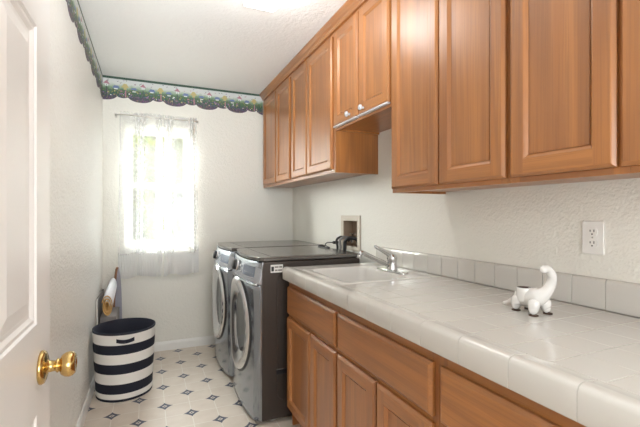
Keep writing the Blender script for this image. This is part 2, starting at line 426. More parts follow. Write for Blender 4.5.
# ------------------------------------------------------------------ wallpaper border
def border(name, orig, d, n, L, label, ph):
    """orig top corner, d direction along wall, n outward normal"""
    orig, d, n = Vector(orig), Vector(d), Vector(n)
    per = .288; pts = []; N = int(L/.008)
    def low(s):
        q = (s+ph) % per
        if q < .20: t = q/.20; return 2.274-.044*math.sqrt(max(0, 1-(2*t-1)**2))
        t = (q-.20)/.088; return 2.274-.018*math.sqrt(max(0, 1-(2*t-1)**2))
    m = MB('border', 'p_red', 'p_blue', 'p_yel', 'p_pur', 'p_dk', 'p_lt')
    th = .0012
    def P(s, z, o=th): v = orig+d*s+n*o; v.z = z; return v
    prev = None
    for i in range(N+1):
        s = L*i/N; cur = (P(s, 2.4375), P(s, low(s)), P(s, 2.4375, 0.0002), P(s, low(s), 0.0002))
        if prev:
            m.face([prev[0], cur[0], cur[1], prev[1]]); m.face([prev[1], cur[1], cur[3], prev[3]]); m.face([prev[2], prev[3], cur[3], cur[2]])
        prev = cur
    r = random.Random(11)
    def poly(pts, mi): m.face([P(a, b, th+.0004) for a, b in pts], mi)
    def line(a, b, w, mi):
        dx, dz = b[0]-a[0], b[1]-a[1]; l = math.hypot(dx, dz); ox, oz = -dz/l*w, dx/l*w
        poly([(a[0]+ox, a[1]+oz), (b[0]+ox, b[1]+oz), (b[0]-ox, b[1]-oz), (a[0]-ox, a[1]-oz)], mi)
    s = .03
    k = 0
    while s < L-.05:
        q = k % 4
        if q == 0:   # bird house with a red roof on a post
            poly([(s-.026, 2.372), (s+.026, 2.366), (s, 2.400)], 1); poly([(s-.012, 2.350), (s+.012, 2.348), (s+.012, 2.368), (s-.012, 2.370)], 6); line((s, 2.344), (s, 2.28), .003, 5); poly([(s-.004, 2.352), (s+.004, 2.352), (s+.004, 2.361), (s-.004, 2.361)], 5)
        elif q == 1:  # blue roof, low
            poly([(s-.03, 2.338), (s+.03, 2.338), (s+.018, 2.360), (s-.012, 2.362)], 2); poly([(s-.014, 2.328), (s+.014, 2.328), (s+.014, 2.338), (s-.014, 2.338)], 6)
        elif q == 2:  # yellow roof on a tall post
            poly([(s-.032, 2.350), (s+.03, 2.350), (s+.012, 2.382), (s-.010, 2.384)], 3); poly([(s-.012, 2.332), (s+.012, 2.332), (s+.012, 2.350), (s-.012, 2.350)], 3); line((s+.004, 2.325), (s+.004, 2.265), .005, 1)
        else:
            poly([(s-.028, 2.336), (s+.028, 2.336), (s+.01, 2.356), (s-.02, 2.352)], 2); poly([(s-.014, 2.318), (s+.014, 2.318), (s+.014, 2.326), (s-.014, 2.326)], 6)
        for _ in range(2):
            a, b = s+r.uniform(-.03, .055), r.uniform(2.375, 2.412); poly([(a-.008, b+.005), (a, b), (a+.008, b+.007), (a+.002, b-.006)], r.choice([4, 5, 1, 5]))
        for _ in range(5):
            a, b = s+r.uniform(-.04, .04), r.uniform(2.272, 2.315); w_ = r.uniform(.004, .008); poly([(a-w_, b), (a, b+w_), (a+w_, b), (a, b-w_)], r.choice([3, 4, 1, 6, 4]))
        s += .072; k += 1
    return m.build(name, loc=tuple(orig), label=label, cat='wallpaper border', recalc=False)
b1 = border('wallpaper_border', (XL+.001, YB, 0), (1, 0, 0), (0, -1, 0), 1.055-XL, 'scalloped garden-print wallpaper border along the top of the window wall', .09)
b2 = border('wallpaper_border', (XL, YB-.001, 0), (0, -1, 0), (1, 0, 0), 4.9, 'scalloped garden-print wallpaper border along the top of the left wall above the door', .02)

# ------------------------------------------------------------------ white panelled door, folded back against the left wall
DX, DH, DY0, DY1 = -.235, 2.03, .308, 1.222
d = thing('door_1', (DX-.0175, DY0, .01), None, None, kind='structure')
m = MB('doorpaint')
def door_face(m, X, sgn):
    """front face at X, recess towards -sgn"""
    cols = [(.438, .700), (.830, 1.092)]; rows = [(.20, .78), (.990, 1.676), (1.776, 1.92)]
    ys = sorted({DY0, DY1, *[a for c in cols for a in c]}); zs = sorted({.01, DH, *[a for c in rows for a in c]})
    for i in range(len(ys)-1):
        for j in range(len(zs)-1):
            y0, y1, z0, z1 = ys[i], ys[i+1], zs[j], zs[j+1]
            if (y0, y1) in cols and (z0, z1) in rows:
                R = [(0, 0), (.004, -.005), (.012, -.0045), (.020, -.010), (.030, -.010), (.060, -.0035), (.062, -.003)]
                prev = None
                for ins, dp in R:
                    c = [(X+dp*sgn, y0+ins, z0+ins), (X+dp*sgn, y1-ins, z0+ins), (X+dp*sgn, y1-ins, z1-ins), (X+dp*sgn, y0+ins, z1-ins)]
                    if prev:
                        for k in range(4): m.face([prev[k], prev[(k+1) % 4], c[(k+1) % 4], c[k]])
                    prev = c
                m.face(prev)
            else: m.face([(X, y0, z0), (X, y1, z0), (X, y1, z1), (X, y0, z1)])
door_face(m, DX, 1); door_face(m, DX-.035, -1)
for a in (((DY0, .01), (DY1, .01)), ((DY1, .01), (DY1, DH)), ((DY1, DH), (DY0, DH)), ((DY0, DH), (DY0, .01))):
    (ya, za), (yb, zb) = a; m.face([(DX, ya, za), (DX, yb, zb), (DX-.035, yb, zb), (DX-.035, ya, za)])
bmesh.ops.remove_doubles(m.bm, verts=m.bm.verts, dist=1e-5)
m.build('door_slab', d)
ky, kz = 1.128, .877
for sg, X in ((1, DX), (-1, DX-.035)):
    m = MB('brass')
    sc = 1 if sg > 0 else .62
    m.lathe((X, ky, kz), (sg, 0, 0), [(0, 0), (.039, 0), (.040, .004), (.037, .009), (.030, .012), (.022, .013), (.014, .016), (.0125, .030*sc), (.017, .034*sc), (.017, .036*sc), (.013, .040*sc)], 40)
    m.lathe((X, ky, kz), (sg, 0, 0), [(.013, .038*sc), (.0235, .043*sc), (.0285, .051*sc), (.030, .059*sc), (.0275, .067*sc), (.022, .072*sc), (.012, .0735*sc), (.011, .0715*sc), (0, .0715*sc)], 40)
    m.build('door_knob', d, label='polished brass knob')
m = MB('brass'); m.box(DX-.028, DX-.007, DY1, DY1+.002, kz-.028, kz+.028); m.build('latch_plate', d)
for z in (.22, 1.05, 1.82):
    m = MB('brass'); m.lathe((DX-.042, DY0-.004, z), (0, 0, 1), [(0, 0), (.006, 0), (.006, .09), (0, .09)], 12); m.box(DX-.12, DX-.042, DY0-.010, DY0-.007, z, z+.09); m.build('hinge', d)

# ------------------------------------------------------------------ oak cabinets
FT = .019
def panel_door(y0, y1, z0, z1, xf, parent, st=.052, name='door'):
    m = MB('V', 'H'); xb = xf+FT
    def ring(x, ins): return [(x, y0+ins, z0+ins), (x, y1-ins, z0+ins), (x, y1-ins, z1-ins), (x, y0+ins, z1-ins)]
    mi = [1, 0, 1, 0]
    def strip(a, b):
        for k in range(4): m.face([a[k], a[(k+1) % 4], b[(k+1) % 4], b[k]], mi[k])
    R0, R1, R2 = ring(xb, 0), ring(xf+.009, 0), ring(xf+.002, .007); R25 = ring(xf, .010)
    m.face(R0, 0); strip(R0, R1); strip(R1, R2); strip(R2, R25)
    i = .010; s = st
    m.face([(xf, y0+i, z0+i), (xf, y0+s, z0+i), (xf, y0+s, z1-i), (xf, y0+i, z1-i)], 0)
    m.face([(xf, y1-s, z0+i), (xf, y1-i, z0+i), (xf, y1-i, z1-i), (xf, y1-s, z1-i)], 0)
    m.face([(xf, y0+s, z0+i), (xf, y1-s, z0+i), (xf, y1-s, z0+s), (xf, y0+s, z0+s)], 1)
    m.face([(xf, y0+s, z1-s), (xf, y1-s, z1-s), (xf, y1-s, z1-i), (xf, y0+s, z1-i)], 1)
    R3, R4, R5 = ring(xf, st), ring(xf+.0035, st+.004), ring(xf+.013, st+.013)
    strip(R3, R4); strip(R4, R5)
    m.face(R5, 0)
    c = (xf, (y0+y1)/2, z0)
    dr = m.build(name, parent, loc=c)
    m = MB('V'); m.box(xf+.010, xf+.0128, y0+st+.013, y1-st-.013, z0+st+.013, z1-st-.013); m.build('door_panel', dr)
    return dr

def drawer(y0, y1, z0, z1, xf, parent):
    m = MB('H'); xb = xf+FT
    def ring(x, ins): return [(x, y0+ins, z0+ins), (x, y1-ins, z0+ins), (x, y1-ins, z1-ins), (x, y0+ins, z1-ins)]
    rs = [ring(xb, 0), ring(xf+.009, 0), ring(xf+.002, .008), ring(xf, .013)]
    m.face(rs[0])
    for a, b in zip(rs, rs[1:]):
        for k in range(4): m.face([a[k], a[(k+1) % 4], b[(k+1) % 4], b[k]])
    m.face(rs[-1]); return m.build('drawer', parent, loc=(xf, (y0+y1)/2, z0))

def carcass(y0, y1, z0, z1, xff, parent, rails, stiles, bottom_in=.0, toe=False, top=True, near_in=0, far_in=0):
    """xff = front of the face frame"""
    m = MB('V', 'H'); x0 = xff+.019; t = .014
    zb = z0 + (.10 if toe else 0)
    m.box(x0, XR-.001, y0+.0006, y0+t, z0+near_in, z1); m.box(x0, XR-.001, y1-t, y1-.0006, z0+far_in, z1)
    m.box(x0, XR-.001, y0+t, y1-t, zb+bottom_in, zb+bottom_in+t, 1); 
    if top: m.box(x0, XR-.001, y0+t, y1-t, z1-t, z1, 1)
    m.box(XR-.008, XR-.001, y0+t, y1-t, zb+bottom_in+t, z1-t)
    if toe: m.box(x0+.06, x0+.075, y0+t, y1-t, z0, zb, 1)
    m.build('carcass', parent)
    m = MB('V', 'H')
    for a, b in stiles: m.box(xff, x0, a+.0004, b-.0004, zb, z1)
    ss = sorted(stiles)
    for (a, b) in rails:
        for k in range(len(ss)-1): m.box(xff+.0005, x0, ss[k][1], ss[k+1][0], a, b, 1)
    m.build('face_frame', parent)

UXF = 1.045; UXFF = UXF+FT+.001
ZT = ZC-.002
def upper(y0, y1, z0, doors, label, dz0=.025, near_in=0, far_in=0):
    t = thing('kitchen_cabinet', (UXFF, (y0+y1)/2, z0), label, 'cabinet', 'oak wall cabinets')
    carcass(y0, y1, z0, ZT, UXFF, t, [(z0, z0+.045), (ZT-.09, ZT)], [(y0, y0+.035), (y1-.035, y1)] + ([((doors[0][0]+doors[1][1])/2-.02, (doors[0][0]+doors[1][1])/2+.02)] if len(doors) > 1 else []), .012, near_in=near_in, far_in=far_in)
    out = [panel_door(a, b, z0+dz0, 2.352, UXF, t) for a, b in doors]
    return t, out
upper(.245, .910, 1.342, [(.592, .901), (.262, .583)], 'tall oak wall cabinet nearest the camera, above the outlet and ceramic dinosaur', .018, .012, .012)
upper(.911, 1.573, 1.342, [(1.240, 1.562), (.920, 1.232)], 'tall oak wall cabinet over the counter, bright reflection on its door, beside the short cabinet', .018, .012)
tshort, dshort = upper(1.574, 2.193, 1.757, [(1.885, 2.180), (1.584, 1.873)], 'short raised oak wall cabinet above the sink with two small clear knobs', .022)
upper(2.194, 3.000, 1.500, [(2.640, 2.968), (2.222, 2.628)], 'oak wall cabinet over the dryer with its brown side panel showing', .022, 0, .012)
upper(3.001, 3.849, 1.500, [(3.392, 3.800), (3.012, 3.370)], 'farthest oak wall cabinet, over the washer in the corner by the window wall', .022, .012, .012)
for dr, (y, z) in zip(dshort, ((1.970, 1.806), (1.815, 1.806))):
    ya, yb = (1.885, 2.180) if y > 1.9 else (1.584, 1.873)
    m = MB('strip'); m.box(UXF-.0045, UXF+.017, ya+.002, yb-.002, 1.7695, 1.7785, 0, .0015); m.build('edge_strip', dr, label='pale metallic strip under the door')
    m = MB('clear'); m.lathe((UXF, y, z), (-1, 0, 0), [(0, 0), (.008, 0), (.006, .006), (.007, .011), (.0145, .016), (.016, .021), (.013, .027), (.006, .0295), (0, .030)], 20)
    m.build('knob', dr, label='small clear knob')
# crown moulding
m = MB('H'); prof = [(0, 2.375), (-.010, 2.378), (-.013, 2.388), (-.020, 2.396), (-.026, 2.412), (-.038, 2.424), (-.042, 2.430), (-.042, 2.4395), (0, 2.4395)]
m.prism([(UXFF-.0005+a, .245, z) for a, z in prof], (0, 3.849-.245, 0))
m.build('crown_moulding', loc=(UXFF, 2.0, 2.375), label='oak crown moulding running along the ceiling above all the wall cabinets', cat='moulding')

BXF = .742; BXFF = BXF+FT+.001
def base(y0, y1, dr, doors, label, top=True):
    t = thing('base_cabinet', (BXFF, (y0+y1)/2, 0), label, 'cabinet', 'oak base cabinets under the tiled counter')
    mid = (doors[0][0]+doors[1][1])/2
    m = None
    carcass(y0, y1, 0, .873, BXFF, t, [(.10, .125), (.622, .668), (.800, .873)], [(y0, y0+.03), (y1-.03, y1)], toe=True, top=top)
    drawer(dr[0], dr[1], .660, .817, BXF, t)
    for a, b in doors: panel_door(a, b, .112, .640, BXF, t)
base(1.531, 2.195, (1.542, 2.184), [(1.838, 2.184), (1.542, 1.826)], 'oak base cabinet beside the dryer, narrowest drawer front above two doors', False)
base(.890, 1.530, (.907, 1.520), [(1.215, 1.520), (.907, 1.203)], 'oak base cabinet in the middle, wide drawer front above two doors')
base(.245, .889, (.262, .873), [(.574, .873), (.262, .562)], 'oak base cabinet nearest the camera, only its drawer front in view')

# ------------------------------------------------------------------ tiled countertop
CT = .93; CX0 = .720; CY0, CY1 = .245, 2.192
SX0, SX1, SY0, SY1 = .800, 1.275, 1.560, 2.060          # sink cut-out
t = thing('tiled_countertop', (1.05, 1.2, .873), 'white ceramic tiled countertop running along the right wall over the oak base cabinets', 'countertop')
m = MB('grout', 'grout'); gz = CT-.0014
for b in ((.745, SX0+.02, CY0+.004, CY1-.004), (SX1-.02, XR-.001, CY0+.004, CY1-.004), (SX0+.02, SX1-.02, CY0+.004, SY0+.02), (SX0+.02, SX1-.02, SY1-.02, CY1-.004)):
    m.box(b[0], b[1], b[2], b[3], .8735, gz)
m.build('substrate', t)
m = MB('tile', 'grout')
prof = [(.7800, CT-.004), (.7800, CT+.0005), (.762, CT+.0012), (.752, CT+.003), (.742, CT+.0038), (.732, CT+.0020), (.7245, CT-.003), (.7208, CT-.011), (.7200, CT-.03), (.7200, CT-.066), (.7220, CT-.0685), (.7400, CT-.0685), (.7420, CT-.060), (.7420, CT-.004)]
ys = [CY0]; y = .924-.151*4
while y < CY1-.02:
    if y > CY0+.02: ys.append(y)
    y += .151
ys.append(CY1)
for a, b in zip(ys, ys[1:]):
    m.prism([(x, a+.0009, z) for x, z in prof], (0, b-a-.0018, 0), 0, True)
m.prism([(x+(.0012 if x < .75 else 0), CY0+.001, z-(.0012 if z > CT-.01 else 0)) for x, z in prof], (0, CY1-CY0-.002, 0), 1, True)
m.build('edge_tiles', t)
m = MB('tile')
# field tiles, 4 1/4 in; skipped or cut round the sink
xs = [.7822]; 
while xs[-1] < 1.352: xs.append(xs[-1]+.111)
xs[-1] = 1.3515
ys = [CY0]; y = .901-.111*5
while y < CY1-.01:
    if y > CY0+.01: ys.append(y)
    y += .111
ys.append(CY1-.001)
g = .0011
def ftile(a, b, c, e):
    if b-a > .006 and e-c > .006: m.box(a+.0003, b-.0003, c+.0014, e-.0014, .918, CT, 0, .0008, 2)
for i in range(len(xs)-1):
    for j in range(len(ys)-1):
        a, b, c, e = xs[i], xs[i+1], ys[j], ys[j+1]
        ox = b > SX0 and a < SX1; oy = e > SY0 and c < SY1
        if ox and oy:
            if c < SY0 < e: ftile(a, b, c, SY0)
            if c < SY1 < e: ftile(a, b, SY1, e)
            cc, ee = max(c, SY0), min(e, SY1)
            if a < SX0 < b: ftile(a, SX0, cc, ee)
            if a < SX1 < b: ftile(SX1, b, cc, ee)
        else: ftile(a, b, c, e)
m.build('field_tiles', t)
m = MB('tile', 'grout'); 
m.box(1.3592, XR-.0004, CY0, CY1-.001, .9302, 1.026, 1)
for j in range(len(ys)-1):
    c, e = ys[j]+.004+g, ys[j+1]+.004-g
    if j == len(ys)-2: e = CY1-.001
    pr = [(1.3755-.0006, .932), (1.3750-.0006, 1.031), (1.367, 1.0318), (1.3600, 1.0300), (1.3560, 1.0250), (1.3552, 1.018), (1.3552, .932)]
    m.prism([(x, c, z) for x, z in pr], (0, e-c, 0), 0, True)
m.build('backsplash_tiles', t)
for o in t.children:
    if o.name.startswith(('edge', 'back')):
        bv = o.modifiers.new('b', 'BEVEL'); bv.width = .0009; bv.segments = 2; bv.limit_method = 'ANGLE'; bv.angle_limit = math.radians(60); bv.harden_normals = True

# sink: white enamel drop-in
def rr(x0, x1, y0, y1, r, z, n=6):
    out = []
    for cx, cy, a0 in ((x1-r, y1-r, 0), (x0+r, y1-r, 90), (x0+r, y0+r, 180), (x1-r, y0+r, 270)):
        for k in range(n+1):
            a = math.radians(a0+90*k/n); out.append((cx+r*math.cos(a), cy+r*math.sin(a), z))
    return out
def loft(m, rings, mi=0, cap=True):
    vs = [[m.bm.verts.new(p) for p in r] for r in rings]
    for a, b in zip(vs, vs[1:]):
        for k in range(len(a)):
            f = m.bm.faces.new([a[k], a[(k+1) % len(a)], b[(k+1) % len(a)], b[k]]); f.smooth = True; f.material_index = mi
    if cap:
        f = m.bm.faces.new(vs[-1]); f.material_index = mi
t = thing('sink', ((SX0+SX1)/2, (SY0+SY1)/2, CT), 'white enamel drop-in sink set in the tiled countertop below the faucet', 'sink')
m = MB('sink'); e = .012
bx0, bx1, by0, by1 = SX0+.030, SX1-.105, SY0+.035, SY1-.035
R = [rr(SX0-e, SX1+e, SY0-e, SY1+e, .03, CT+.0004), rr(SX0-e+.001, SX1+e-.001, SY0-e+.001, SY1+e-.001, .03, CT+.002), rr(SX0-e+.006, SX1+e-.006, SY0-e+.006, SY1+e-.006, .028, CT+.0040),
     rr(bx0-.012, bx1+.012, by0-.012, by1+.012, .05, CT+.0036), rr(bx0-.003, bx1+.003, by0-.003, by1+.003, .05, CT+.001), rr(bx0, bx1, by0, by1, .05, CT-.006),
     rr(bx0+.008, bx1-.008, by0+.008, by1-.008, .05, CT-.13), rr(bx0+.02, bx1-.02, by0+.02, by1-.02, .05, CT-.155), rr(bx0+.05, bx1-.05, by0+.05, by1-.05, .04, CT-.162)]
loft(m, R); m.build('basin', t)
m = MB('chrome'); m.lathe(((bx0+bx1)/2, (by0+by1)/2, CT-.162), (0, 0, 1), [(.040, 0), (.040, .003), (.030, .003), (.026, .001), (0, .001)], 24); m.build('drain', t)

# faucet
FX, FY = 1.205, 1.785; FZ = CT+.0042
t = thing('faucet', (FX, FY, FZ), 'chrome single-lever kitchen faucet on the sink ledge by the backsplash', 'faucet')
m = MB('chrome'); pl = rr(FX-.026, FX+.026, FY-.125, FY+.125, .022, 0)
def zs(p, z, s=0): 
    return [(FX+(x-FX)*(1-s), FY+(y-FY)*(1-s*.25), z) for x, y, _ in p]
loft(m, [zs(pl, FZ), zs(pl, FZ+.007), zs(pl, FZ+.011, .12)]); m.build('deck_plate', t)
m = MB('chrome'); m.lathe((FX, FY, FZ+.010), (0, 0, 1), [(.030, 0), (.0285, .010), (.025, .025), (.025, .045), (.028, .056), (.0275, .068), (.022, .080), (.012, .087), (0, .088)], 28); m.build('faucet_body', t)
m = MB('chrome', 'black')
pts = bez([(FX-.01, FY, FZ+.028), (FX-.06, FY+.001, FZ+.052), (FX-.13, FY+.003, FZ+.083), (FX-.172, FY+.004, FZ+.103), (FX-.188, FY+.004, FZ+.105), (FX-.196, FY+.004, FZ+.096)], 5)
m.tube(pts, [.0125]*len(pts), 14)
m.lathe((FX-.197, FY+.004, FZ+.098), (-.25, 0, -1), [(.0115, 0), (.0125, .004), (.0125, .018), (.009, .019), (0, .017)], 18); m.build('spout', t)
m = MB('chrome')
pts = bez([(FX+.004, FY, FZ+.078), (FX-.028, FY, FZ+.098), (FX-.062, FY, FZ+.115), (FX-.098, FY, FZ+.132)], 4)
m.tube(pts, [.018-.0095*i/(len(pts)-1) for i in range(len(pts))], 12)
m.lathe((FX-.098, FY, FZ+.128), (-.3, 0, 1), [(0, -.004), (.008, -.002), (.0105, .006), (.008, .014), (0, .016)], 16); m.build('lever', t)

# ------------------------------------------------------------------ ceramic dinosaur planter
t = thing('dinosaur_planter', (1.118, .885, CT), 'small white ceramic dinosaur planter with raised curling neck on the tiled counter', 'planter')
def skin(name, verts, edges, radii, parent, mat, root=0, sub=2):
    base = wloc(parent); me = bpy.data.meshes.new(name); me.from_pydata([Vector(v)-base for v in verts], edges, []); me.materials.append(M[mat])
    o = bpy.data.objects.new(name, me); COL.objects.link(o); o.parent = parent
    md = o.modifiers.new('s', 'SKIN'); md.use_smooth_shade = True
    for i, r in enumerate(radii):
        r = r if isinstance(r, tuple) else (r, r); me.skin_vertices[0].data[i].radius = r; me.skin_vertices[0].data[i].use_root = (i == root)
    sb = o.modifiers.new('u', 'SUBSURF'); sb.levels = sb.render_levels = sub
    dg = bpy.context.evaluated_depsgraph_get(); ev = o.evaluated_get(dg); nm = bpy.data.meshes.new_from_object(ev)
    o.modifiers.clear(); o.data = nm
    for p in nm.polygons: p.use_smooth = True
    return o
V = [(1.121, .915, .972), (1.120, .882, .982), (1.120, .848, .985), (1.131, .832, 1.004), (1.138, .822, 1.030), (1.132, .816, 1.056), (1.113, .815, 1.077), (1.094, .815, 1.078), (1.082, .815, 1.072),
     (1.130, .948, .956), (1.120, .966, .943), (1.106, .978, .941)]
Ra = [.030, .033, .029, .0205, .016, .0145, .0135, .0140, .0105, .015, .009, .004]
E_ = [(0, 1), (1, 2), (2, 3), (3, 4), (4, 5), (5, 6), (6, 7), (7, 8), (0, 9), (9, 10), (10, 11)]
skin('body', V, E_, Ra, t, 'ceramic', 1)
for (hx, hy), (fx, fy) in (((1.106, .915), (1.099, .918)), ((1.140, .912), (1.152, .914)), ((1.100, .852), (1.088, .846)), ((1.140, .850), (1.150, .845))):
    skin('leg', [(hx, hy, .983), ((hx+fx)/2, (hy+fy)/2, .953), (fx, fy, .942), (fx-.002, fy-.006, .941)], [(0, 1), (1, 2), (2, 3)], [.021, .0195, .0140, .0105], t, 'ceramic')
    m = MB('soil'); m.lathe((fx-.001, fy-.002, CT+.0002), (0, 0, 1), [(0, 0), (.0135, 0), (.0135, .0030), (0, .0030)], 16); m.build('foot_rim', t, label='dark unglazed foot rim')
m = MB('ceramic'); m.lathe((1.113, .895, .965), (-.03, 0, 1), [(.024, 0), (.0255, .020), (.0252, .038), (.0245, .0425), (.0225, .0430), (.0212, .041), (.0208, .030)], 28); m.build('planter_opening', t)
m = MB('soil'); m.lathe((1.113, .895, .965), (-.03, 0, 1), [(0, .0424), (.0222, .0424)], 24); m.build('soil', t)

# ------------------------------------------------------------------ wall outlet
def outlet(yc, zc, label):
    t = thing('wall_outlet', (XR, yc, zc), label, 'outlet')
    X = XR-.0004; m = MB('plate'); m.box(X-.006, X, yc-.036, yc+.036, zc-.056, zc+.056, 0, .003, 3); m.build('cover_plate', t)
    for s in (-1, 1):
        c = zc+s*.0195; m = MB('plate', 'black')
        pts = []
        for k in range(28):
            a = 2*PI*k/28; y_, z_ = .0172*math.cos(a), .0172*math.sin(a); z_ = max(-.0135, min(.0135, z_)); pts.append((X-.0058, yc+y_, c+z_))
        m.prism(pts, (-.0024, 0, 0))
        for dy, h in ((-.0062, .0085), (.0062, .0068)): m.box(X-.0086, X-.0080, yc+dy-.0013, yc+dy+.0013, c+.0015-h/2+.002, c+.0015+h/2+.002, 1)
        m.lathe((X-.0080, yc, c-.0078), (-1, 0, 0), [(.0026, 0), (.0026, .0006), (0, .0006)], 12, 1)
        m.build('socket', t)
    m = MB('nickel'); m.lathe((X-.006, yc, zc), (-1, 0, 0), [(.0028, 0), (.0028, .0009), (0, .0012)], 12); m.build('screw', t)
outlet(.843, 1.164, 'white duplex outlet on the right wall above the backsplash, near the ceramic dinosaur')

# ------------------------------------------------------------------ washing machine hookup box, hoses, cord
HY0, HY1, HZ0, HZ1 = 2.434, 2.707, .987, 1.218
t = thing('hookup_box', (XR, (HY0+HY1)/2, HZ0), 'beige recessed laundry hookup box in the right wall behind the dryer', 'hookup box')
m = MB('boxbeige'); fw = .028; X0, X1 = XR-.010, XR-.0005
m.box(X0, X1, HY0-.012, HY0+fw, HZ0-.012, HZ1+.012, 0, .003); m.box(X0, X1, HY1-fw, HY1+.012, HZ0-.012, HZ1+.012, 0, .003)
m.box(X0, X1, HY0+fw, HY1-fw, HZ1-fw, HZ1+.012, 0, .003); m.box(X0, X1, HY0+fw, HY1-fw, HZ0-.012, HZ0+fw*.6, 0, .003); m.build('box_frame', t)
m = MB('boxin'); a = .001
m.box(XR+.082, XR+.088, HY0+a, HY1-a, HZ0+a, HZ1-a); m.box(XR, XR+.082, HY0+a, HY0+.008, HZ0+a, HZ1-a); m.box(XR, XR+.082, HY1-.008, HY1-a, HZ0+a, HZ1-a)
m.box(XR, XR+.082, HY0+.008, HY1-.008, HZ0+a, HZ0+.008); m.box(XR, XR+.082, HY0+.008, HY1-.008, HZ1-.008, HZ1-a); m.build('box_recess', t)
for y in (2.51, 2.60):
    m = MB('nickel'); m.lathe((XR+.03, y, 1.03), (0, 0, 1), [(.012, 0), (.012, .03), (.018, .032), (.018, .045), (.007, .047), (.007, .062), (0, .063)], 14); m.box(XR+.004, XR+.055, y-.005, y+.005, 1.092, 1.100, 0, .002); m.build('valve', t)
for nm, y, mat, end, lab, r in (('water_hose', 2.51, 'black', (1.345, 2.60, .90), 'black water hose curving out of the hookup box, nearest the faucet', .013),
                             ('water_hose', 2.60, 'hose_g', (1.345, 2.67, .90), 'grey water hose curving out of the hookup box beside the black hose', .010),
                             ('drain_hose', 2.655, 'black', (1.345, 2.72, .90), 'thin black drain hose, leftmost coming out of the hookup box', .009)):
    m = MB(mat); y2 = end[1]
    pts = bez([(XR+.03, y, 1.034), (XR+.008, y+.004, 1.060), (XR-.028, y+.03, 1.066), (XR-.045, y+.065, 1.040), (XR-.047, y2-.02, .985), (XR-.046, y2, .90), (XR-.046, y2, .70)], 7)
    m.tube(pts, r, 12); m.build(nm, loc=(XR-.045, y2, .7), label=lab, cat='hose')
t = thing('wall_outlet', (XR, 2.775, 1.03), 'narrow white wall outlet left of the hookup box with a plug in it', 'outlet')
m = MB('plate'); m.box(XR-.0065, XR-.0004, 2.745, 2.805, .975, 1.085, 0, .003); m.build('cover_plate', t)
m = MB('plate'); m.box(XR-.009, XR-.0066, 2.762, 2.788, 1.04, 1.07, 0, .002); m.build('socket', t)
t = thing('power_cord', (XR-.03, 2.775, 1.02), 'black power cord with plug looping from the wall outlet onto the dryer top', 'power cord')
m = MB('black'); m.box(XR-.050, XR-.0068, 2.762, 2.788, 1.006, 1.030, 0, .005); m.build('plug', t)
m = MB('black'); m.tube(bez([(XR-.048, 2.775, 1.018), (XR-.085, 2.785, 1.019), (XR-.105, 2.79, 1.010), (XR-.108, 2.788, .9985), (XR-.112, 2.75, .9915), (XR-.125, 2.68, .9905), (XR-.150, 2.64, .9905), (XR-.165, 2.72, .9915), (XR-.150, 2.84, .9925), (XR-.085, 2.88, .990), (XR-.055, 2.89, .95)], 7), .0042, 8); m.build('cord', t)

